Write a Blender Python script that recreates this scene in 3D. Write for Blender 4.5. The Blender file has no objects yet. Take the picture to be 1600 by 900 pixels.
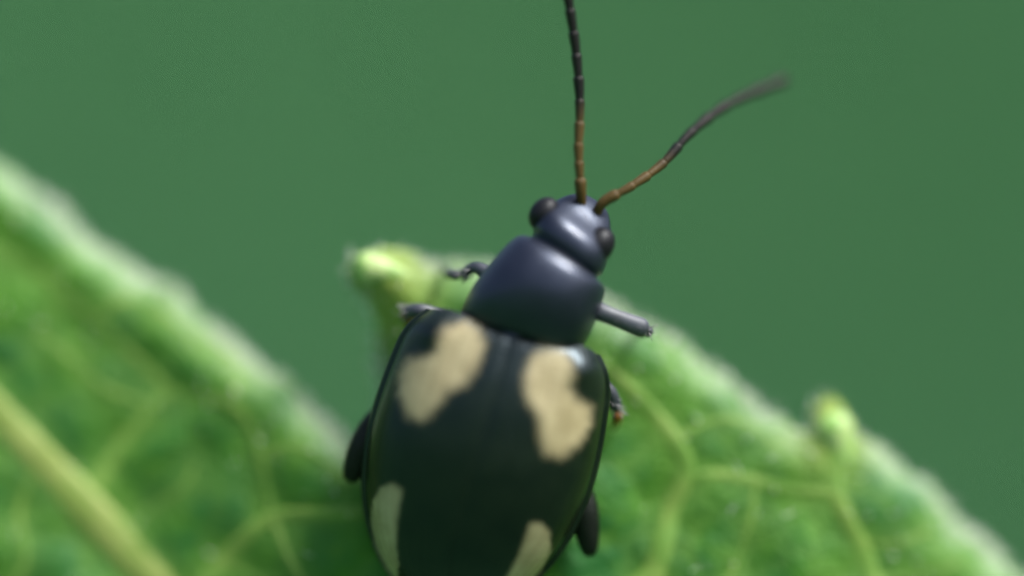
import bpy, math, random
import numpy as np
from mathutils import Vector, Matrix
from mathutils.geometry import delaunay_2d_cdt

random.seed(7)
rng = np.random.default_rng(7)
scene = bpy.context.scene
C = scene.collection
R = math.radians

# One unit is half a millimetre: the beetle is about 8 units (4 mm) long.
# ------------------------------------------------------------------ camera
PITCH = R(6.0)             # the lens looks a little downwards at the leaf
DIST = 100.0               # working distance to the beetle
O = Vector((0.0, 0.0, 420.0))
FWD = Vector((0.0, math.cos(PITCH), -math.sin(PITCH)))
RGT = Vector((1.0, 0.0, 0.0))
UPV = Vector((0.0, math.sin(PITCH), math.cos(PITCH)))
cam_d = bpy.data.cameras.new('macro_camera')
cam = bpy.data.objects.new('macro_camera', cam_d)
C.objects.link(cam)
cam.matrix_world = Matrix((
    (RGT.x, UPV.x, -FWD.x, O.x - FWD.x * DIST),
    (RGT.y, UPV.y, -FWD.y, O.y - FWD.y * DIST),
    (RGT.z, UPV.z, -FWD.z, O.z - FWD.z * DIST),
    (0, 0, 0, 1)))
cam_d.sensor_width = 360.0
cam_d.lens = 360.0 * DIST / 16.0
cam_d.clip_start = 1.0
cam_d.clip_end = 60000.0
cam_d.dof.use_dof = True
cam_d.dof.focus_distance = DIST - 0.65
APERTURE = 22.5
cam_d.dof.aperture_fstop = (cam_d.lens * 0.001) / APERTURE
cam_d.dof.aperture_blades = 0
scene.camera = cam

# ------------------------------------------------------------------ sky and sun
SUN_EL, SUN_AZ = R(57.0), R(112.0)       # high above the leaf, to the right
world = bpy.data.worlds.new('World')
scene.world = world
world.use_nodes = True
wn = world.node_tree
wn.nodes.clear()
w_out = wn.nodes.new('ShaderNodeOutputWorld')
w_bg = wn.nodes.new('ShaderNodeBackground')
w_sky = wn.nodes.new('ShaderNodeTexSky')
w_sky.sky_type = 'NISHITA'
w_sky.sun_disc = False
w_sky.sun_elevation = SUN_EL
w_sky.sun_rotation = SUN_AZ
w_sky.dust_density = 5.0
w_bg.inputs['Strength'].default_value = 0.13
wn.links.new(w_sky.outputs[0], w_bg.inputs[0])
wn.links.new(w_bg.outputs[0], w_out.inputs[0])

sun_d = bpy.data.lights.new('sun', 'SUN')
sun_d.energy = 4.6
sun_d.angle = R(20.0)
sun_d.color = (1.0, 0.965, 0.91)
sun = bpy.data.objects.new('sun', sun_d)
C.objects.link(sun)
sun_dir = Vector((math.sin(SUN_AZ) * math.cos(SUN_EL), math.cos(SUN_AZ) * math.cos(SUN_EL), math.sin(SUN_EL)))
sun.rotation_euler = sun_dir.to_track_quat('Z', 'Y').to_euler()
sun.location = O + sun_dir * 60

scene.view_settings.view_transform = 'Standard'
scene.view_settings.look = 'None'
scene.view_settings.exposure = 0.5
scene.view_settings.gamma = 1.0
scene.render.engine = 'CYCLES'
scene.cycles.use_denoising = True
scene.cycles.filter_width = 2.8

# ------------------------------------------------------------------ helpers
def tag(o, label=None, cat=None, group=None, kind=None):
    if label: o['label'] = label
    if cat: o['category'] = cat
    if group: o['group'] = group
    if kind: o['kind'] = kind
    return o

def mesh_obj(name, verts, faces, mat, parent=None, smooth=True, attrs=None, uv=None):
    me = bpy.data.meshes.new(name)
    me.from_pydata([tuple(map(float, v)) for v in verts], [], [tuple(map(int, f)) for f in faces])
    me.update()
    if smooth:
        me.polygons.foreach_set('use_smooth', [True] * len(me.polygons))
    for k, vals in (attrs or {}).items():
        a = me.attributes.new(k, 'FLOAT', 'POINT')
        a.data.foreach_set('value', np.asarray(vals, dtype=np.float32))
    if mat: me.materials.append(mat)
    o = bpy.data.objects.new(name, me)
    C.objects.link(o)
    if parent: o.parent = parent
    return o

def sample_curve(pts, n):
    """Catmull-Rom through rows of pts (any dimension), n samples."""
    P = np.asarray(pts, float)
    P = np.vstack([2 * P[0] - P[1], P, 2 * P[-1] - P[-2]])
    m = len(P) - 3
    out = []
    for u in np.linspace(0, m, n):
        i = min(int(u), m - 1); f = u - i
        p0, p1, p2, p3 = P[i:i + 4]
        out.append(0.5 * (2 * p1 + (p2 - p0) * f + (2 * p0 - 5 * p1 + 4 * p2 - p3) * f * f + (3 * p1 - p0 - 3 * p2 + p3) * f ** 3))
    return np.array(out)

def tube(path, radii, seg=12, flat=1.0, cap=True):
    """verts, faces of a round tube along path with a radius at each point."""
    path = np.asarray(path, float)
    n = len(path)
    radii = np.broadcast_to(np.asarray(radii, float), (n,))
    T = np.gradient(path, axis=0)
    T /= np.linalg.norm(T, axis=1)[:, None] + 1e-9
    ref = np.array([0, 0, 1.0])
    if abs(T[0] @ ref) > 0.9: ref = np.array([1.0, 0, 0])
    a = np.cross(T[0], ref); a /= np.linalg.norm(a)
    V, F = [], []
    for i in range(n):
        a = a - (a @ T[i]) * T[i]; a /= np.linalg.norm(a) + 1e-9
        b = np.cross(T[i], a)
        for k in range(seg):
            t = 2 * math.pi * k / seg
            V.append(path[i] + radii[i] * (math.cos(t) * a + flat * math.sin(t) * b))
    for i in range(n - 1):
        for k in range(seg):
            k2 = (k + 1) % seg
            F.append((i * seg + k, i * seg + k2, (i + 1) * seg + k2, (i + 1) * seg + k))
    if cap:
        F.append(tuple(range(seg - 1, -1, -1)))
        F.append(tuple((n - 1) * seg + k for k in range(seg)))
    return V, F

def round_tube(path, radii, seg=12, flat=1.0, n=24):
    """a tube whose two ends are rounded off."""
    p = sample_curve(path, n)
    r = sample_curve(np.asarray(radii, float)[:, None], n)[:, 0]
    u = np.linspace(0, 1, n)
    L = np.linalg.norm(np.diff(p, axis=0), axis=1).sum()
    s = np.concatenate([[0], np.cumsum(np.linalg.norm(np.diff(p, axis=0), axis=1))])
    e0 = np.clip(s / max(r[0], 1e-3), 0, 1); e1 = np.clip((L - s) / max(r[-1], 1e-3), 0, 1)
    r = r * np.sqrt(np.clip(1 - (1 - e0) ** 2, 0.004, 1)) * np.sqrt(np.clip(1 - (1 - e1) ** 2, 0.004, 1))
    return tube(p, r, seg, flat)

def ellipsoid(c, rad, rot=None, nu=24, nv=16):
    V, F = [], []
    rot = rot or Matrix.Identity(3)
    for j in range(nv + 1):
        th = math.pi * j / nv
        for i in range(nu):
            ph = 2 * math.pi * i / nu
            p = Vector((rad[0] * math.sin(th) * math.cos(ph), rad[1] * math.sin(th) * math.sin(ph), rad[2] * math.cos(th)))
            V.append(tuple(rot @ p + Vector(c)))
    for j in range(nv):
        for i in range(nu):
            i2 = (i + 1) % nu
            F.append((j * nu + i, (j + 1) * nu + i, (j + 1) * nu + i2, j * nu + i2))
    return V, F

class NT:
    """short node-tree writer"""
    def __init__(s, name):
        s.m = bpy.data.materials.new(name); s.m.use_nodes = True
        s.t = s.m.node_tree; s.t.nodes.clear()
        s.out = s.t.nodes.new('ShaderNodeOutputMaterial')
    def n(s, typ, **kw):
        nd = s.t.nodes.new(typ)
        for k, v in kw.items():
            if k.startswith('_'): setattr(nd, k[1:], v)
            else:
                sock = nd.inputs[int(k[1:])] if k[0] == 'i' and k[1:].isdigit() else nd.inputs[k.replace('__', ' ')]
                if isinstance(v, bpy.types.NodeSocket): s.t.links.new(v, sock)
                else: sock.default_value = v
        return nd
    def mixc(s, fac, a, b, blend='MIX'):
        nd = s.t.nodes.new('ShaderNodeMix'); nd.data_type = 'RGBA'; nd.blend_type = blend
        for i, v in ((0, fac), (6, a), (7, b)):
            if isinstance(v, bpy.types.NodeSocket): s.t.links.new(v, nd.inputs[i])
            else: nd.inputs[i].default_value = v if i == 0 else (*v, 1) if len(v) == 3 else v
        return nd.outputs[2]
    def math(s, op, a, b=0.0):
        nd = s.t.nodes.new('ShaderNodeMath'); nd.operation = op
        for i, v in enumerate((a, b)):
            if isinstance(v, bpy.types.NodeSocket): s.t.links.new(v, nd.inputs[i])
            else: nd.inputs[i].default_value = v
        return nd.outputs[0]
    def ramp(s, fac, lo, hi):
        nd = s.t.nodes.new('ShaderNodeMapRange'); nd.interpolation_type = 'SMOOTHSTEP'
        s.t.links.new(fac, nd.inputs[0]); nd.inputs[1].default_value = lo; nd.inputs[2].default_value = hi
        return nd.outputs[0]
    def noise(s, scale, detail=3, coord=None, rough=0.55):
        co = coord or s.n('ShaderNodeTexCoord').outputs['Object']
        return s.n('ShaderNodeTexNoise', Vector=co, Scale=scale, Detail=detail, Roughness=rough).outputs['Fac']
    def attr(s, name):
        return s.n('ShaderNodeAttribute', _attribute_name=name).outputs['Fac']
    def bump(s, h, strength, dist, normal=None):
        nd = s.n('ShaderNodeBump', Height=h, Strength=strength, Distance=dist)
        if normal: s.t.links.new(normal, nd.inputs['Normal'])
        return nd.outputs[0]
    def done(s, shader):
        s.t.links.new(shader, s.out.inputs['Surface']); return s.m

# ------------------------------------------------------------------ materials
def mat_leaf():
    t = NT('hairy_green_leaf')   # fresh green with paler tissue along the veins
    n1 = t.noise(0.55, 3); n2 = t.noise(2.2, 4); n3 = t.noise(9.0, 3)
    col = t.mixc(t.ramp(n1, 0.38, 0.64), (0.027, 0.185, 0.034), (0.082, 0.285, 0.016))
    col = t.mixc(t.math('MULTIPLY', t.ramp(n2, 0.50, 0.70), 0.55), col, (0.105, 0.300, 0.024))
    col = t.mixc(t.math('MULTIPLY', t.ramp(n3, 0.45, 0.75), 0.25), col, (0.022, 0.120, 0.025))
    col = t.mixc(t.math('MULTIPLY', t.attr('vein'), 0.5), col, (0.16, 0.34, 0.05))
    # finest veins: a net of small cells
    co = t.n('ShaderNodeTexCoord').outputs['Object']
    wv = t.n('ShaderNodeVectorMath', _operation='ADD', i0=co, i1=t.n('ShaderNodeTexNoise', Vector=co, Scale=0.9, Detail=2.0).outputs['Color']).outputs[0]
    net = t.n('ShaderNodeTexVoronoi', _feature='DISTANCE_TO_EDGE', Vector=wv, Scale=0.95).outputs['Distance']
    netm = t.math('SUBTRACT', 1.0, t.ramp(net, 0.02, 0.13))
    col = t.mixc(t.math('MULTIPLY', netm, 0.32), col, (0.17, 0.36, 0.06))
    col = t.mixc(t.math('MULTIPLY', t.attr('rim'), 0.72), col, (0.50, 0.70, 0.43))
    col = t.mixc(t.attr('tip'), col, (0.34, 0.46, 0.08))
    b = t.bump(t.ramp(net, 0.0, 0.35), 0.3, 0.12); b = t.bump(n3, 0.5, 0.12, b); b = t.bump(t.noise(26, 2), 0.35, 0.04, b)
    p = t.n('ShaderNodeBsdfPrincipled', Base__Color=col, Roughness=0.52, Normal=b)
    p.inputs['Specular IOR Level'].default_value = 0.42
    p.inputs['Sheen Weight'].default_value = 0.06
    p.inputs['Sheen Roughness'].default_value = 0.45
    tr = t.n('ShaderNodeBsdfTranslucent', Color=t.mixc(0.5, col, (0.20, 0.42, 0.02)), Normal=b)
    return t.done(t.n('ShaderNodeMixShader', i0=0.42, i1=p.outputs[0], i2=tr.outputs[0]).outputs[0])

def mat_vein(name, c1, c2):
    t = NT(name)
    col = t.mixc(t.ramp(t.noise(1.6, 3), 0.35, 0.65), c1, c2)
    p = t.n('ShaderNodeBsdfPrincipled', Base__Color=col, Roughness=0.5, Normal=t.bump(t.noise(14, 3), 0.3, 0.05))
    tr = t.n('ShaderNodeBsdfTranslucent', Color=col)
    return t.done(t.n('ShaderNodeMixShader', i0=0.3, i1=p.outputs[0], i2=tr.outputs[0]).outputs[0])

def mat_tooth():
    t = NT('pale_leaf_tooth')
    col = t.mixc(t.ramp(t.noise(2.4, 3), 0.35, 0.65), (0.21, 0.40, 0.09), (0.38, 0.51, 0.20))
    p = t.n('ShaderNodeBsdfPrincipled', Base__Color=col, Roughness=0.42, Normal=t.bump(t.noise(12, 3), 0.3, 0.05))
    p.inputs['Subsurface Weight'].default_value = 0.3
    p.inputs['Subsurface Radius'].default_value = (0.2, 0.3, 0.08)
    p.inputs['Subsurface Scale'].default_value = 0.6
    return t.done(p.outputs[0])

def mat_hair():
    t = NT('white_leaf_hair')
    p = t.n('ShaderNodeBsdfPrincipled', Base__Color=(0.93, 0.94, 0.91, 1), Roughness=0.35)
    tr = t.n('ShaderNodeBsdfTranslucent', Color=(0.90, 0.94, 0.85, 1))
    return t.done(t.n('ShaderNodeMixShader', i0=0.45, i1=p.outputs[0], i2=tr.outputs[0]).outputs[0])

def mat_cuticle(name, base, rough, spec=0.6, tint=(1, 1, 1), metal=0.0, punct=20.0, coat=0.0):
    t = NT(name)
    n = t.noise(3.0, 4)
    col = t.mixc(t.ramp(n, 0.3, 0.7), tuple(c * 0.75 for c in base), tuple(c * 1.25 for c in base))
    v = t.n('ShaderNodeTexVoronoi', Vector=t.n('ShaderNodeTexCoord').outputs['Object'], Scale=punct).outputs['Distance']
    b = t.bump(t.ramp(v, 0.05, 0.35), 0.28, 0.02)
    p = t.n('ShaderNodeBsdfPrincipled', Base__Color=col, Roughness=t.math('ADD', t.math('MULTIPLY', n, 0.16), rough - 0.08), Metallic=metal, Normal=b)
    p.inputs['Specular IOR Level'].default_value = spec
    p.inputs['Specular Tint'].default_value = (*tint, 1)
    p.inputs['Coat Weight'].default_value = coat
    p.inputs['Coat Roughness'].default_value = 0.2
    return t.done(p.outputs[0])

def mat_wing():
    t = NT('black_wing_case_with_cream_spots')
    uv = t.n('ShaderNodeUVMap').outputs[0]
    n = t.noise(2.5, 4); nf = t.noise(11, 3)
    dark = t.mixc(t.ramp(n, 0.3, 0.7), (0.0028, 0.0056, 0.0022), (0.0055, 0.0095, 0.0034))
    cream = t.mixc(t.ramp(n, 0.3, 0.7), (0.31, 0.262, 0.145), (0.42, 0.362, 0.215))
    # rows of punctures run lengthwise along the wing case
    sep = t.n('ShaderNodeSeparateXYZ', Vector=uv)
    row = t.math('SINE', t.math('MULTIPLY', sep.outputs[0], 2 * math.pi * 11))
    pit = t.math('SINE', t.math('ADD', t.math('MULTIPLY', sep.outputs[1], 2 * math.pi * 42), t.math('MULTIPLY', nf, 5.0)))
    stria = t.math('MULTIPLY', t.ramp(row, 0.55, 1.0), t.ramp(pit, -1.6, 0.6))
    cream = t.mixc(t.math('MULTIPLY', stria, 0.30), cream, (0.17, 0.12, 0.04))
    sp = t.ramp(t.math('ADD', t.attr('spot'), t.math('MULTIPLY', t.math('SUBTRACT', nf, 0.5), 0.20)), -0.10, 0.14)
    col = t.mixc(sp, dark, cream)
    h = t.math('SUBTRACT', t.math('MULTIPLY', nf, 0.4), stria)
    p = t.n('ShaderNodeBsdfPrincipled', Base__Color=col, Roughness=t.math('ADD', t.math('MULTIPLY', n, 0.14), 0.27), Normal=t.bump(h, 0.35, 0.015))
    p.inputs['Specular IOR Level'].default_value = 0.5
    p.inputs['Specular Tint'].default_value = (0.62, 0.82, 1.0, 1)
    return t.done(p.outputs[0])

def mat_antenna():
    t = NT('amber_to_black_antenna')
    a = t.attr('dark')
    col = t.mixc(a, (0.066, 0.042, 0.011), (0.007, 0.007, 0.007))
    p = t.n('ShaderNodeBsdfPrincipled', Base__Color=col, Roughness=0.5, Normal=t.bump(t.noise(22, 3), 0.4, 0.02))
    p.inputs['Specular IOR Level'].default_value = 0.25
    return t.done(p.outputs[0])

def mat_plain(name, c1, c2, scale, rough, trans=0.0):
    t = NT(name)
    n = t.noise(scale, 5)
    col = t.mixc(t.ramp(n, 0.3, 0.7), c1, c2)
    p = t.n('ShaderNodeBsdfPrincipled', Base__Color=col, Roughness=rough, Normal=t.bump(n, 0.3, 0.3 / scale))
    if not trans: return t.done(p.outputs[0])
    tr = t.n('ShaderNodeBsdfTranslucent', Color=col)
    return t.done(t.n('ShaderNodeMixShader', i0=trans, i1=p.outputs[0], i2=tr.outputs[0]).outputs[0])

M = dict(
    leaf=mat_leaf(), vein=mat_vein('pale_leaf_vein', (0.25, 0.37, 0.070), (0.36, 0.45, 0.12)), small_vein=mat_vein('green_leaf_vein', (0.16, 0.34, 0.050), (0.24, 0.40, 0.075)), tooth=mat_tooth(), hair=mat_hair(), wing=mat_wing(), antenna=mat_antenna(),
    body=mat_cuticle('blue_black_cuticle', (0.006, 0.007, 0.013), 0.40, 0.62, (0.52, 0.67, 1.0), 0.0, 16.0, 0.3),
    eye=mat_cuticle('black_compound_eye', (0.006, 0.006, 0.008), 0.45, 0.25, (0.85, 0.92, 1.0), 0.0, 40.0),
    leg=mat_cuticle('dark_leg_cuticle', (0.035, 0.039, 0.052), 0.50, 0.8, (0.85, 0.92, 1.0), 0.0, 24.0),
    thigh=mat_cuticle('black_thigh_cuticle', (0.006, 0.008, 0.006), 0.42, 0.2, (0.9, 1.0, 0.95), 0.0, 24.0),
    foot=mat_cuticle('amber_foot_cuticle', (0.26, 0.10, 0.014), 0.36, 0.6, (1, 0.95, 0.9), 0.0, 30.0),
    bristle=mat_plain('pale_leg_bristle', (0.14, 0.14, 0.15), (0.22, 0.22, 0.23), 4.0, 0.4),
    ground=mat_plain('meadow_soil_and_moss', (0.050, 0.150, 0.058), (0.060, 0.175, 0.070), 0.01, 0.9),
    grass=mat_plain('meadow_grass', (0.056, 0.198, 0.076), (0.077, 0.246, 0.097), 0.02, 0.6, 0.3),
    stem=mat_plain('green_hairy_stem', (0.06, 0.16, 0.03), (0.12, 0.24, 0.05), 0.6, 0.55),
)

# ------------------------------------------------------------------ ground
def ground_z(x, y):
    """a grassy hollow: flat under the plant, rising to a bank all round"""
    r = math.hypot(x, y); a = math.atan2(y, x)
    t = min(max((r - 420) / 2900, 0), 1)
    rise = (1080 + 70 * math.sin(3 * a + 1) + 40 * math.sin(7 * a)) * t * (0.55 + 0.45 * t) if t < 1 else 1080 + 70 * math.sin(3 * a + 1) + 40 * math.sin(7 * a)
    return rise + (12 * math.sin(x * 0.006 + 1) * math.sin(y * 0.005) if r > 200 else 0)

def build_ground():
    rad = [0] + list(np.linspace(60, 3400, 60)) + list(np.geomspace(3700, 30000, 14)); na = 120
    V = [(0, 0, ground_z(0, 0))]; F = []
    for r in rad[1:]:
        for k in range(na):
            x, y = r * math.cos(2 * math.pi * k / na), r * math.sin(2 * math.pi * k / na)
            V.append((x, y, ground_z(x, y)))
    for k in range(na): F.append((0, 1 + k, 1 + (k + 1) % na))
    for i in range(len(rad) - 2):
        for k in range(na):
            k2 = (k + 1) % na; b = 1 + i * na
            F.append((b + k, b + na + k, b + na + k2, b + k2))
    tag(mesh_obj('ground', V, F, M['ground']), kind='structure')
    # grass: curved blades growing on the bank, far behind and below the leaf and round about
    V, F = [], []
    for k in range(42000):
        a = rng.uniform(0, 2 * math.pi) if k % 2 else math.pi / 2 + rng.normal(0, 0.35)
        r = 180 + 3300 * rng.random() ** 0.7
        x, y = r * math.cos(a), r * math.sin(a)
        z0 = ground_z(x, y) - 6
        h = rng.uniform(45, 110); a = rng.uniform(0, 2 * math.pi); lean = rng.uniform(0.3, 1.0) * h
        wd = rng.uniform(4.0, 9.0)
        ca, sa = math.cos(a), math.sin(a)
        b = len(V)
        for (u, ww) in ((0, 1.0), (0.55, 0.85)):
            cx, cy, cz = x + ca * lean * u * u, y + sa * lean * u * u, z0 + h * u
            V += [(cx - sa * wd * ww, cy + ca * wd * ww, cz), (cx + sa * wd * ww, cy - ca * wd * ww, cz)]
        V.append((x + ca * lean, y + sa * lean, z0 + h * 0.93))
        F += [(b, b + 1, b + 3, b + 2), (b + 2, b + 3, b + 4)]
    tag(mesh_obj('grass', V, F, M['grass'], smooth=False), 'soft green grass on the bank far behind the leaf', 'grass', kind='stuff')
build_ground()

# ------------------------------------------------------------------ leaf frame
TILT = R(4.0)
EX = np.array(RGT); UPn = np.array(UPV); BK = -np.array(FWD)
EY = math.cos(TILT) * UPn - math.sin(TILT) * BK
EN = math.sin(TILT) * UPn + math.cos(TILT) * BK
LEAF0 = np.array(O) + UPn * (-1.1) + BK * (-0.55)
CAMP = np.array(O) + BK * DIST
leaf_matrix = Matrix((
    (EX[0], EY[0], EN[0], LEAF0[0]), (EX[1], EY[1], EN[1], LEAF0[1]), (EX[2], EY[2], EN[2], LEAF0[2]), (0, 0, 0, 1)))

def base_z(x, y):
    """the blade's slow curvature, in leaf coordinates"""
    x = np.asarray(x, float); y = np.asarray(y, float)
    s = np.clip((-x - 1.6) / 4.5, 0, 1); s = s * s * (3 - 2 * s)
    r = np.clip((x - 1.5) / 8.0, 0, 1.8)
    d = np.clip((-y - 3.5) / 12.0, 0, 2)
    return -0.60 * s - 0.95 * r * r / (0.25 + r) + 0.45 * np.exp(-((x + 2.2) ** 2 + (y - 1.4) ** 2) / 1.0) - 1.8 * d * d + 0.10 * np.sin(x * 0.9 + 0.4) * np.sin(y * 0.7)

def leaf_xy(px, py, h=0.0, flat=False):
    """leaf coordinates of the spot the photograph shows at (px, py), h above the blade"""
    ray = (px - 800) / 100.0 * EX - (py - 450) / 100.0 * UPn - DIST * BK
    z = h
    for _ in range(8):
        k = ((LEAF0 + z * EN - CAMP) @ EN) / (ray @ EN)
        q = CAMP + k * ray - LEAF0
        x, y = q @ EX, q @ EY
        if flat: break
        z = h + float(base_z(x, y))
    return np.array([x, y])

# outline of the blade: lobes, the notch between them and the knobbed teeth
OUT_PX = [(-60, 205), (0, 262), (60, 300), (120, 352), (190, 408), (270, 455), (330, 505), (400, 562), (470, 620), (530, 672), (566, 702),
          (590, 690), (596, 640), (590, 575), (583, 520), (573, 478), (556, 452), (545, 428), (552, 402), (580, 391), (630, 392), (690, 404), (760, 415), (850, 435), (940, 466),
          (1015, 508), (1075, 545), (1140, 590), (1200, 640), (1248, 676), (1266, 668), (1270, 638), (1292, 620), (1322, 634), (1342, 672),
          (1400, 722), (1460, 768), (1530, 836), (1600, 908), (1700, 1010)]
out_xy = [leaf_xy(*p) for p in OUT_PX]
xr, yr = out_xy[-1]; xl, yl = out_xy[0]
rest = [(xr + 0.9, yr - 1.1), (xr + 1.5, yr - 1.3), (xr + 1.6, yr - 2.3), (xr + 2.2, yr - 4.2), (xr + 2.0, yr - 7.0), (xr + 0.6, yr - 10.0), (xr - 2.5, yr - 12.6),
        (2.0, -19.6), (-1.6, -18.2), (-2.4, -16.4), (-3.2, -18.4), (-7.5, -19.4), (-12.2, -16.5), (xl - 5.0, -11.5), (xl - 6.0, -7.0), (xl - 5.6, -2.5), (xl - 5.0, -1.2),
        (xl - 4.6, 0.6), (xl - 3.6, 1.6), (xl - 2.2, yl + 0.7), (xl - 0.9, yl + 0.55)]
out_xy = np.vstack([np.array(out_xy), np.array(rest)])
def dense_closed(P, step):
    P = np.vstack([P, P[:1]])
    c = sample_curve(np.vstack([P[-2:-1], P, P[1:2]]), len(P) * 60)
    n0 = 60; m = len(P) + 2 - 1
    u = np.linspace(0, m, len(P) * 60); c = c[(u >= 1) & (u < m - 1)]
    s = np.concatenate([[0], np.cumsum(np.linalg.norm(np.diff(np.vstack([c, c[:1]]), axis=0), axis=1))])
    k = int(s[-1] / step); t = np.linspace(0, s[-1], k, endpoint=False)
    cc = np.vstack([c, c[:1]])
    return np.stack([np.interp(t, s, cc[:, 0]), np.interp(t, s, cc[:, 1])], 1)
OUTL = dense_closed(out_xy, 0.11)
# fine uneven wobble of a hairy margin
ph = np.arange(len(OUTL))
tang = np.roll(OUTL, -1, 0) - np.roll(OUTL, 1, 0); tang /= np.linalg.norm(tang, axis=1)[:, None]
area = 0.5 * np.sum(OUTL[:, 0] * np.roll(OUTL[:, 1], -1) - np.roll(OUTL[:, 0], -1) * OUTL[:, 1])
sgn = 1.0 if area > 0 else -1.0
NRM_IN = sgn * np.stack([-tang[:, 1], tang[:, 0]], 1)
wob = 0.030 * np.sin(ph * 0.61) + 0.035 * np.sin(ph * 0.27 + 1.3) + 0.02 * rng.standard_normal(len(OUTL))
OUTL = OUTL + NRM_IN * wob[:, None]

def seg_dist(P, A, B):
    """distance of points P to segments A-B (min over the segments)"""
    best = np.full(len(P), 1e9)
    for a, b in zip(A, B):
        d = b - a; l2 = d @ d + 1e-12
        t = np.clip(((P - a) @ d) / l2, 0, 1)
        best = np.minimum(best, np.linalg.norm(P - a - t[:, None] * d, axis=1))
    return best

# veins: (points in the photograph, half width at start and end)
VEINS_PX = [
    ([(-330, 330), (-150, 500), (0, 650), (60, 715), (120, 780), (185, 848), (245, 905), (330, 1000), (420, 1120), (500, 1300), (530, 1560), (540, 1980)], 0.23, 0.50),
    ([(140, 772), (175, 720), (208, 672), (240, 632), (262, 612), (215, 560), (150, 500), (95, 455)], 0.15, 0.05),
    ([(262, 612), (310, 618), (360, 632), (395, 668), (408, 720), (420, 772), (424, 800)], 0.10, 0.08),
    ([(300, 940), (345, 885), (385, 842), (430, 812), (500, 806), (570, 802), (640, 790)], 0.17, 0.12),
    ([(360, 632), (372, 590), (345, 545)], 0.06, 0.03),
    ([(185, 848), (230, 800), (290, 760), (305, 715)], 0.06, 0.04),
    ([(515, 1400), (700, 1200), (880, 1040), (1010, 915), (1030, 880), (1050, 800), (1072, 742), (1052, 690), (1015, 640), (975, 600), (930, 560)], 0.34, 0.07),
    ([(1072, 742), (1120, 744), (1180, 752), (1240, 764), (1300, 772)], 0.10, 0.10),
    ([(1440, 1130), (1400, 1020), (1358, 905), (1335, 840), (1305, 775), (1300, 720), (1297, 668)], 0.22, 0.12),
    ([(525, 1500), (900, 1340), (1250, 1200), (1440, 1130), (1620, 1060), (1760, 1040)], 0.30, 0.10),
    ([(1335, 840), (1400, 850), (1450, 830)], 0.06, 0.03),
    ([(424, 800), (470, 900), (560, 980), (640, 1010)], 0.08, 0.05),
    ([(0, 650), (-60, 760), (-160, 860), (-260, 900)], 0.13, 0.06),
    ([(95, 455), (60, 420), (20, 400), (-40, 380)], 0.07, 0.04),
    ([(150, 500), (190, 470), (240, 480), (290, 520), (345, 545), (400, 600)], 0.06, 0.04),
    ([(240, 632), (170, 610), (110, 560), (60, 520)], 0.06, 0.04),
    ([(408, 720), (450, 700), (500, 720), (545, 760)], 0.06, 0.04),
    ([(345, 885), (400, 900), (440, 960)], 0.06, 0.04),
    ([(1052, 690), (1110, 660), (1160, 660), (1220, 700)], 0.06, 0.03),
    ([(1180, 752), (1170, 820), (1140, 900), (1120, 960)], 0.05, 0.04),
    ([(1358, 905), (1430, 900), (1500, 880)], 0.06, 0.03),
    ([(60, 715), (30, 800), (40, 880), (-20, 960)], 0.07, 0.05),
]
veins = []
for pts, w0, w1 in VEINS_PX:
    c = sample_curve(np.array([leaf_xy(*p) for p in pts]), 10 * len(pts))
    veins.append((c, np.linspace(w0, w1, len(c))))

def smooth(a, lo, hi):
    t = np.clip((a - lo) / (hi - lo), 0, 1); return t * t * (3 - 2 * t)

TOOTH_XY = [leaf_xy(556, 420), leaf_xy(620, 430), leaf_xy(1296, 640), leaf_xy(1305, 690)]

def blade_fields(P):
    """top height of the blade, and the distance to the margin and to the veins"""
    P = np.asarray(P, float).reshape(-1, 2)
    dm = seg_dist(P, OUTL[::2], np.roll(OUTL[::2], -1, 0))
    dv = np.full(len(P), 1e9)
    for c, w in veins:
        d = seg_dist(P, c[:-1:3], np.vstack([c[3::3], c[-1:]])[:len(c[:-1:3])])
        dv = np.minimum(dv, d - w.mean() * 0.6)
    dv = np.clip(dv, 0, None)
    puff = 0.17 * (1 - np.exp(-(dv / 0.75) ** 2)) + 0.05 * np.sin(P[:, 0] * 3.1 + 0.7 * np.sin(P[:, 1] * 2.3)) * np.sin(P[:, 1] * 3.4)
    roll = -0.46 * np.clip(1 - dm / 0.62, 0, 1) ** 2
    for c in TOOTH_XY: roll = roll * (1 - 0.75 * np.exp(-(np.linalg.norm(P - c, axis=1) / 0.7) ** 2))
    inner = smooth(dm, 0.1, 0.8)
    z = base_z(P[:, 0], P[:, 1]) + puff * inner + roll
    return z, dm, dv

def blade_z(x, y):
    return float(blade_fields([[x, y]])[0][0])

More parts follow.
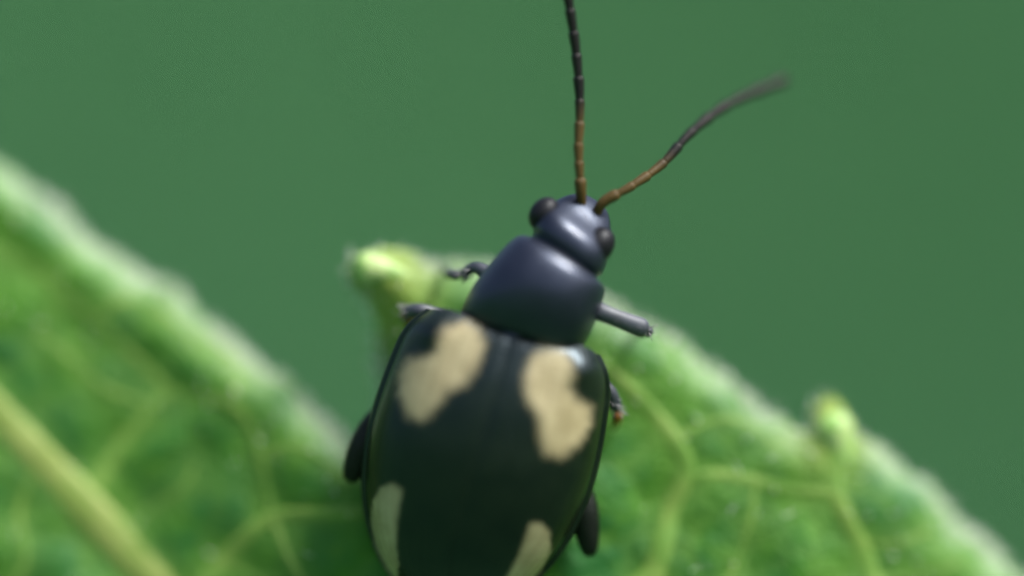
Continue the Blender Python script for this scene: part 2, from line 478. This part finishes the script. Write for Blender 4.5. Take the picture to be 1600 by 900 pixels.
def build_leaf():
    root = bpy.data.objects.new('serrated_leaf', None); C.objects.link(root)
    root.matrix_world = leaf_matrix
    tag(root, 'large hairy green leaf with toothed pale margin carrying the beetle', 'leaf')
    # points: margin, rings just inside it, loose grid elsewhere
    pts = [p for p in OUTL]; nb = len(OUTL)
    def inside(P):
        x, y = P[:, 0], P[:, 1]; r = np.zeros(len(P), bool)
        A, B = OUTL, np.roll(OUTL, -1, 0)
        for a, b in zip(A, B):
            c = ((a[1] > y) != (b[1] > y))
            with np.errstate(divide='ignore', invalid='ignore'):
                r ^= c & (x < (b[0] - a[0]) * (y - a[1]) / (b[1] - a[1] + 1e-15) + a[0])
        return r
    extra = []
    for off in (0.03, 0.08, 0.16, 0.28, 0.42):
        q = OUTL + NRM_IN * off
        extra.append(q)
    E = np.vstack(extra); offs = np.repeat([0.03, 0.08, 0.16, 0.28, 0.42], nb)
    ok = inside(E) & (seg_dist(E, OUTL, np.roll(OUTL, -1, 0)) > offs * 0.93)
    E = E[ok]
    lo, hi = OUTL.min(0), OUTL.max(0)
    gx, gy = np.meshgrid(np.arange(lo[0], hi[0], 0.2), np.arange(lo[1], hi[1], 0.2))
    G = np.stack([gx.ravel(), gy.ravel()], 1); G += rng.uniform(-0.05, 0.05, G.shape)
    G = G[(G[:, 1] > -7.5) | (rng.random(len(G)) < 0.25)]
    G = G[inside(G)]
    G = G[seg_dist(G, OUTL[::2], np.roll(OUTL[::2], -1, 0)) > 0.5]
    allp = np.vstack([OUTL, E, G])
    res = delaunay_2d_cdt([Vector(p) for p in allp], [(i, (i + 1) % nb) for i in range(nb)], [], 1, 1e-6)
    Q = np.array([tuple(v) for v in res[0]]); tris = [tuple(f) for f in res[2]]
    cen = np.array([Q[list(f)].mean(0) for f in tris]); keep = inside(cen)
    tris = [f for f, k in zip(tris, keep) if k]
    z, dm, dv = blade_fields(Q)
    bd = dm < 0.012
    th = 0.085 * np.sqrt(np.clip(1 - (1 - np.clip(dm / 0.16, 0, 1)) ** 2, 0, 1))
    n = len(Q)
    top = np.column_stack([Q, z + th]); bot = np.column_stack([Q, z - th])
    V = np.vstack([top, bot])
    F = list(tris)
    for f in tris:
        F.append(tuple(i if bd[i] else i + n for i in f[::-1]))
    tips = np.array([leaf_xy(556, 420), leaf_xy(610, 425), leaf_xy(1296, 640), leaf_xy(1302, 675), leaf_xy(600, 490)])
    tip = np.zeros(n)
    for c, r in zip(tips, (0.55, 0.8, 0.5, 0.6, 0.7)):
        tip = np.maximum(tip, np.exp(-(np.linalg.norm(Q - c, axis=1) / r) ** 2))
    A = dict(vein=np.tile(np.exp(-(dv / 0.28) ** 2), 2), rim=np.tile((1 - smooth(dm, 0.08, 0.55)) * np.clip(0.62 + 0.55 * np.sin(Q[:, 0] * 4.3 + 1.7 * np.sin(Q[:, 1] * 2.9)) * np.sin(Q[:, 1] * 3.7 + 0.8), 0, 1), 2), tip=np.tile(tip * 0.85, 2))
    blade = mesh_obj('leaf_blade', V, F, M['leaf'], root, attrs=A)
    # veins: low rounded ribs pressed into the blade
    for c, w in veins:
        zt, dmm, _ = blade_fields(c)
        path = np.column_stack([c, zt + 0.085 - 0.16 * w])
        v, f = tube(path, w, 12, 0.28)
        mesh_obj('vein', v, f, M['vein'] if w.max() > 0.38 else M['small_vein'], blade)
    # the knobs that end the teeth
    def knob(pxs, rad, lift):
        p = []
        for (px, py) in pxs:
            q = leaf_xy(px, py); p.append((q[0], q[1], float(base_z(q[0], q[1])) + lift))
        v, f = round_tube(p, rad, 16, 0.8, 22)
        mesh_obj('leaf_tooth', v, f, M['tooth'], blade)
    knob([(551, 421), (575, 420), (605, 425), (655, 440)], [0.27, 0.27, 0.20, 0.05], 0.02)
    knob([(1294, 642), (1302, 672), (1316, 712), (1335, 760)], [0.35, 0.33, 0.20, 0.05], -0.06)
    # hairs: a dense pale fringe on the margin, a sparse down on the face
    V, F = [], []
    def hair(p, d, L, r):
        d = np.array(d, float); d /= np.linalg.norm(d)
        bend = rng.standard_normal(3) * 0.35
        a = np.cross(d, rng.standard_normal(3)); a /= np.linalg.norm(a) + 1e-9; b2 = np.cross(d, a)
        k = len(V); p = np.array(p, float)
        mid = p + d * L * 0.5; end = p + d * L * 0.95 + bend * L * 0.35
        for c, rr in ((p, r), (mid, r * 0.75)):
            for q in range(3):
                t = q * 2.094; V.append(c + rr * (math.cos(t) * a + math.sin(t) * b2))
        V.append(end)
        for q in range(3):
            q2 = (q + 1) % 3
            F.append((k + q, k + q2, k + 3 + q2, k + 3 + q)); F.append((k + 3 + q, k + 3 + q2, k + 6))
    idx = rng.integers(0, nb, 22000)
    offp = np.abs(rng.standard_normal(22000)) * 0.15
    Pm = OUTL[idx] + NRM_IN[idx] * offp[:, None] + rng.uniform(-.05, .05, (22000, 2))
    away = np.ones(22000)
    for c in tips: away = np.minimum(away, np.linalg.norm(Pm - c, axis=1) / 0.75)
    clump = 0.5 + 0.5 * np.sin(idx * 0.37 + 2 * np.sin(idx * 0.11)) * np.sin(idx * 0.093 + 1)
    vis = (rng.random(22000) < 0.25 + 0.75 * clump) & (rng.random(22000) < np.clip(away, 0.06, 1) ** 1.5) & ((Pm[:, 1] > -8) | (rng.random(22000) < 0.3))
    Pm, idx, offp = Pm[vis], idx[vis], offp[vis]
    zz, dd, _ = blade_fields(Pm)
    for p, i, o_, z0 in zip(Pm, idx, offp, zz):
        out = -NRM_IN[i]
        d = np.array([out[0], out[1], 0]) * rng.uniform(0.2, 1.0) + np.array([0, 0.15, rng.uniform(0.25, 1.2)]) + rng.standard_normal(3) * 0.45
        hair((p[0], p[1], z0), d, rng.uniform(0.06, 0.21), rng.uniform(0.009, 0.017))
    Ps = np.stack([rng.uniform(-13, 13, 9000), rng.uniform(-9, 4, 9000)], 1); Ps = Ps[inside(Ps)]
    zs, dms, dvs = blade_fields(Ps)
    for p, z0, dmv in zip(Ps, zs, dms):
        if rng.random() < 0.02 + 0.70 * math.exp(-dmv / 0.5):
            hair((p[0], p[1], z0 + 0.06), np.array([0, 0.3, 0.8]) + rng.standard_normal(3) * 0.5, rng.uniform(0.10, 0.28), rng.uniform(0.010, 0.016))
    tag(mesh_obj('leaf_hair', V, F, M['hair'], blade), kind='stuff')
    # leaf stalk and the plant stem that carries it, down to the ground
    inv = leaf_matrix.inverted()
    q = leaf_xy(540, 1980); a = np.array([q[0], q[1], blade_z(*q) - 0.2])
    gz = np.array(inv @ Vector((q[0] + 14, 16.0, -3.0)))
    w1 = np.array(inv @ (leaf_matrix @ Vector(a) + Vector((4.0, 5.0, -14.0))))
    w2 = np.array(inv @ (leaf_matrix @ Vector(a) + Vector((9.5, 13.0, -34.0))))
    w2b = np.array(inv @ (leaf_matrix @ Vector(a) + Vector((14.0, 16.0, -40.0))))
    v, f = round_tube([a, w1, w2, w2b], [0.5, 0.55, 0.75, 0.9], 12, 1.0, 40); mesh_obj('leaf_stalk', v, f, M['stem'], root)
    topw = leaf_matrix @ Vector(a) + Vector((14.0, 16.0, -30.0))
    st = [np.array(inv @ p) for p in (topw, topw + Vector((-1.5, 1, -120)), topw + Vector((2, 0, -250)), Vector((topw.x, topw.y, -4.0)))]
    v, f = round_tube(st, [1.3, 2.0, 2.6, 3.2], 14, 1.0, 60); mesh_obj('plant_stem', v, f, M['stem'], root)
build_leaf()

# ------------------------------------------------------------------ beetle
def build_beetle():
    ANG = R(-15.0)                                # the beetle climbs up and a little to the right
    ca, sa = math.cos(ANG), math.sin(ANG)
    bz = 0.45                                     # the body is carried clear of the blade
    base = leaf_xy(800, 525, 1.2 + bz, True)          # above it: the joint of the fore body and the wing cases
    Mb = leaf_matrix @ Matrix(((ca, -sa, 0, base[0]), (sa, ca, 0, base[1]), (0, 0, 1, bz), (0, 0, 0, 1)))
    def loc(px, py, h):
        """beetle coordinates of what shows at (px, py), h above the leaf"""
        q = leaf_xy(px, py, h + bz, True) - base
        return np.array([ca * q[0] + sa * q[1], -sa * q[0] + ca * q[1], h])
    def carry(y):
        """the beetle stands with its fore body raised and its tail low"""
        return 0.165 * y if y < 0 else 0.05 * y
    def ground(x, y):
        gx, gy = base[0] + ca * x - sa * y, base[1] + sa * x + ca * y
        return blade_z(gx, gy) - bz + 0.07

    # body: one surface from the tip of the abdomen to the mouth
    pc, hc = loc(848, 452, 1.35), loc(890, 362, 1.25)
    # columns: centre x, centre y, centre z, half width, height above, depth below, heading
    S = [(0, -4.45, 0.75, 0.05, 0.05, 0.05, 0), (0, -4.30, 0.76, 0.40, 0.22, 0.18, 0), (0, -3.8, 0.80, 1.00, 0.60, 0.32, 0), (0, -3.0, 0.84, 1.42, 0.92, 0.42, 0),
         (0, -1.8, 0.86, 1.55, 1.00, 0.48, 0), (0, -0.8, 0.88, 1.42, 0.82, 0.52, 0), (0.04, -0.15, 0.92, 1.10, 0.55, 0.50, -3), (0.07, -0.03, 0.95, 0.90, 0.60, 0.48, -4),
         (0.10, 0.09, 0.98, 0.97, 0.69, 0.46, -5), (0.17, 0.42, 1.02, 0.98, 0.79, 0.44, -7), (0.27, 0.78, 1.03, 0.94, 0.83, 0.44, -10), (0.37, 1.14, 1.02, 0.87, 0.78, 0.42, -13), (0.44, 1.36, 1.00, 0.78, 0.68, 0.40, -16),
         (0.46, 1.43, 0.97, 0.62, 0.52, 0.38, -18), (0.47, 1.49, 0.97, 0.60, 0.50, 0.36, -19), (0.49, 1.60, 0.97, 0.65, 0.56, 0.36, -20), (0.53, 1.86, 0.93, 0.63, 0.54, 0.36, -21), (0.60, 2.12, 0.86, 0.52, 0.34, 0.34, -22),
         (0.67, 2.34, 0.78, 0.38, 0.22, 0.28, -22), (0.72, 2.46, 0.72, 0.22, 0.11, 0.18, -22), (0.735, 2.50, 0.69, 0.04, 0.03, 0.04, -22)]
    S = [(a, b * (0.945 if b > 0 else 1.0) + 0.03, *r_) for (a, b, *r_) in S]
    D = sample_curve(S, 132); seg = 48
    V, F = [], []
    for (cx, cy, cz, hw, up, dn, hd) in D:
        h = R(hd)
        for k in range(seg):
            t = 2 * math.pi * k / seg
            c_, s_ = math.cos(t), math.sin(t)
            lx = max(hw, .01) * np.sign(c_) * abs(c_) ** 0.82
            lz = (max(up, .01) if s_ > 0 else max(dn, .01)) * np.sign(s_) * abs(s_) ** (0.95 if cy < 1.4 else 0.72)
            V.append((cx + lx * math.cos(h), cy + lx * math.sin(h), cz + lz + carry(cy)))
    for i in range(len(D) - 1):
        for k in range(seg):
            k2 = (k + 1) % seg
            F.append((i * seg + k, i * seg + k2, (i + 1) * seg + k2, (i + 1) * seg + k))
    F += [tuple(range(seg - 1, -1, -1)), tuple((len(D) - 1) * seg + k for k in range(seg))]
    root = bpy.data.objects.new('beetle', None); C.objects.link(root)
    root.matrix_world = Mb
    tag(root, 'glossy black flea beetle with four cream spots climbing the leaf edge', 'beetle')
    body = mesh_obj('body', V, F, M['body'], root)

    # wing cases
    tW = [0, .04, .10, .20, .35, .50, .65, .78, .88, .95, .985, 1.0]
    wW = [1.32, 1.50, 1.60, 1.68, 1.74, 1.73, 1.60, 1.35, 1.02, .64, .33, .02]
    hW = [.50, .68, .84, 1.02, 1.16, 1.20, 1.10, .92, .68, .42, .20, .01]
    mW = [.92, .90, .86, .82, .78, .76, .76, .77, .78, .79, .80, .80]
    LEN = 4.5
    PR = sample_curve(np.stack([tW, wW, hW, mW], 1), 240)
    for _ in range(3): PR[1:-1, 1:] = 0.25 * PR[:-2, 1:] + 0.5 * PR[1:-1, 1:] + 0.25 * PR[2:, 1:]
    PR[:, 0] = np.maximum.accumulate(PR[:, 0])
    SPOTS = [[(0.50, -0.02), (0.72, -0.06), (1.00, 0.10), (1.10, 0.28), (1.08, 0.52), (1.22, 0.66), (1.48, 0.74), (1.55, 1.00), (1.46, 1.34), (1.24, 1.62), (0.98, 1.62), (0.82, 1.38), (0.72, 1.10), (0.50, 0.92), (0.36, 0.62), (0.36, 0.22)],
             [(1.02, 2.72), (1.18, 2.66), (1.36, 2.78), (1.44, 3.05), (1.38, 3.40), (1.20, 3.75), (0.95, 4.05), (0.74, 4.18), (0.78, 3.90), (0.90, 3.55), (0.98, 3.15)]]
    def poly_sd(P, poly):
        poly = np.array(poly); A, B = poly, np.roll(poly, -1, 0)
        d = seg_dist(P, A, B); ins = np.zeros(len(P), bool)
        for a, b in zip(A, B):
            c = ((a[1] > P[:, 1]) != (b[1] > P[:, 1]))
            ins ^= c & (P[:, 0] < (b[0] - a[0]) * (P[:, 1] - a[1]) / (b[1] - a[1] + 1e-12) + a[0])
        return np.where(ins, d, -d)
    NT_, NS_ = 110, 70
    for side in (-1, 1):
        V, F, UV = [], [], []
        for i in range(NT_ + 1):
            t = (i / NT_); t = 1 - (1 - t) ** 1.25
            W, H, z0 = (max(float(np.interp(t, PR[:, 0], PR[:, c])), 0.01) for c in (1, 2, 3))
            for j in range(NS_ + 6):
                s = min(j / NS_, 1.0)
                a = s * math.pi / 2
                x = W * math.sin(a) ** 0.93
                z = z0 + H * math.cos(a) ** 0.86 if s < 1 else z0
                y = -LEN * t + 0.09 + 0.10 * (1 - math.cos(min(x / 1.6, 1) * math.pi)) * max(0, 1 - t * 5) * 0.4
                if t < 0.12:                       # rounded shoulders
                    y -= 0.32 * max(0, (x - 0.95) / 0.75) ** 2 * (1 - t / 0.12)
                # shoulder swelling, groove along the seam, rim along the edge
                z += 0.10 * math.exp(-((x - 1.22) / 0.24) ** 2 - ((t - 0.085) / 0.05) ** 2)
                z -= 0.018 * math.exp(-(x / 0.035) ** 2) + 0.02 * math.exp(-((x - 0.72) / 0.2) ** 2 - ((t - 0.17) / 0.06) ** 2)
                if s > 0.93 and j <= NS_:
                    x += 0.08 * smooth(s, 0.95, 1.0); z -= 0.03 * math.exp(-((s - 0.955) / 0.012) ** 2)
                if j > NS_:                        # folded under along the edge
                    q = (j - NS_) / 5.0
                    x = W + 0.08 * (1 - q) - 0.30 * q * min(1, W); z = z0 - 0.05 * math.sin(q * math.pi) - 0.10 * q
                V.append((side * max(x, 0.004), y, z + carry(y))); UV.append((s, t))
        V = np.array(V); cols = NS_ + 6
        for i in range(NT_):
            for j in range(cols - 1):
                q = (i * cols + j, i * cols + j + 1, (i + 1) * cols + j + 1, (i + 1) * cols + j)
                F.append(q if side < 0 else q[::-1])
        P = np.stack([np.abs(V[:, 0]), -(math.cos(TILT) * V[:, 1] + math.sin(TILT) * (V[:, 2] - 1.2))], 1)
        spot = np.maximum(poly_sd(P, SPOTS[0]), 2.6 * poly_sd(P, SPOTS[1]))
        o = mesh_obj('wing_case', V, F, M['wing'], root, attrs=dict(spot=spot))
        uvl = o.data.uv_layers.new(name='UVMap')
        li = np.empty(len(o.data.loops), dtype=np.int32); o.data.loops.foreach_get('vertex_index', li)
        uvl.data.foreach_set('uv', np.array(UV, dtype=np.float32)[li].ravel())
    # small plate between the wing cases
    v, f = ellipsoid((0.0, -0.06, 1.46), (0.20, 0.24, 0.09)); mesh_obj('scutellum', v, f, M['body'], root)

    # eyes bulge from the sides of the head
    for (px, py, r) in ((850, 334, 0.24), (934, 384, 0.27)):
        c = loc(px, py, 1.20)
        v, f = ellipsoid(c, (r * 0.92, r * 1.18, r * 0.9), Matrix.Rotation(R(-20), 3, 'Z')); mesh_obj('eye', v, f, M['eye'], root)

    # antennae: eleven joints each, amber at the base, black beyond
    def antenna(pts, amber):
        P = sample_curve([loc(*p) for p in pts], 400)
        s = np.concatenate([[0], np.cumsum(np.linalg.norm(np.diff(P, axis=0), axis=1))]); L = s[-1]
        lens = np.array([1.35, .75, .8, .95, 1, 1, 1, 1, 1, 1, 1.15]); e = np.concatenate([[0], np.cumsum(lens)]) / lens.sum() * L
        first = None
        for k in range(11):
            tt = np.linspace(e[k] - 0.012, e[k + 1] + 0.02, 14)
            q = np.stack([np.interp(tt, s, P[:, a]) for a in range(3)], 1)
            u = np.linspace(0, 1, 14)
            rad = (0.092 if k == 0 else 0.074 + 0.0015 * k) * rng.uniform(0.94, 1.06) * (0.74 + 0.34 * u ** 0.8 - 0.26 * np.clip((u - 0.88) / 0.12, 0, 1) ** 2)
            rad[0] *= 0.7
            v, f = tube(q, rad, 12)
            dk = np.clip((tt - amber * L + 0.15) / 0.5, 0, 1)
            o = mesh_obj('antenna' if k == 0 else 'antenna_joint', v, f, M['antenna'], root if k == 0 else first, attrs=dict(dark=np.repeat(dk, 12)))
            if k == 0: first = o
    antenna([(909, 326, 1.05), (907, 290, 1.2), (904, 235, 1.25), (906, 160, 1.25), (900, 80, 1.33), (889, 5, 1.45), (878, -60, 1.55)], 0.36)
    antenna([(930, 338, 1.05), (944, 315, 1.15), (985, 292, 1.1), (1035, 256, 0.85), (1080, 207, 0.6), (1140, 162, 0.2), (1228, 124, -0.35)], 0.33)

    # legs: thigh and shin in one, the foot a piece of its own
    def leg(pts, rads, foot, mat='leg', bristles=True, foot_mat='foot'):
        P = [loc(*p) if len(p) == 3 else p for p in pts]
        v, f = round_tube(P, rads, 14, 0.8, 46)
        o = mesh_obj('leg', v, f, M[mat], root)
        Q = [np.array(P[-1])] + [loc(*p) for p in foot]
        Q[-1][2] = ground(Q[-1][0], Q[-1][1]) + 0.03
        v, f = round_tube(Q, [0.085] + [0.075] * (len(Q) - 2) + [0.055], 10, 0.8, 20)
        mesh_obj('foot', v, f, M[foot_mat], o)
        if bristles:
            V, F = [], []
            a, b = np.array(P[-2]), np.array(P[-1]); ax = (b - a) / np.linalg.norm(b - a)
            for k in range(34):
                u = k / 34; c = a + (b - a) * u
                d = np.cross(ax, rng.standard_normal(3)); d /= np.linalg.norm(d); d = d + ax * 0.9; d /= np.linalg.norm(d)
                vv, ff = tube([c + d * 0.05, c + d * 0.14, c + d * 0.20], [0.011, 0.008, 0.002], 4)
                n0 = len(V); V += vv; F += [tuple(i + n0 for i in q) for q in ff]
            tag(mesh_obj('leg_bristles', V, F, M['bristle'], o), kind='stuff')
    # fore legs
    leg([(885, 470, 0.7), (925, 482, 0.95), (950, 492, 1.05), (1014, 516, 0.85)], [0.16, 0.17, 0.14, 0.155], [(1012, 520, 0.5), (992, 514, 0.1)], foot_mat='leg')
    leg([(790, 430, 0.7), (765, 428, 0.70), (742, 418, 0.62), (720, 430, 0.45)], [0.14, 0.13, 0.09, 0.07], [(703, 428, 0.30), (692, 414, 0.12)], foot_mat='leg')
    # middle legs
    leg([(880, 590, 0.4), (925, 598, 0.45), (952, 612, 0.50), (965, 642, 0.35)], [0.16, 0.15, 0.11, 0.10], [(964, 656, 0.25), (957, 668, 0.08)])
    leg([(740, 530, 0.4), (685, 498, 0.45), (655, 486, 0.50), (632, 488, 0.35)], [0.16, 0.15, 0.12, 0.10], [(636, 496, 0.25), (642, 508, 0.08)])
    # hind legs with the swollen jumping thighs
    leg([(850, 690, 0.40), (890, 745, 0.20), (911, 800, 0.20), (921, 860, 0.10), (909, 835, -0.02), (880, 790, -0.12)], [0.18, 0.24, 0.25, 0.13, 0.09, 0.08], [(865, 785, -0.2), (850, 790, -0.3)], 'thigh', False)
    leg([(660, 610, 0.40), (598, 655, 0.24), (568, 700, 0.24), (549, 744, 0.15), (566, 722, 0.02), (600, 700, -0.08)], [0.18, 0.24, 0.24, 0.14, 0.09, 0.08], [(615, 700, -0.15), (630, 705, -0.3)], 'thigh', False)
build_beetle()
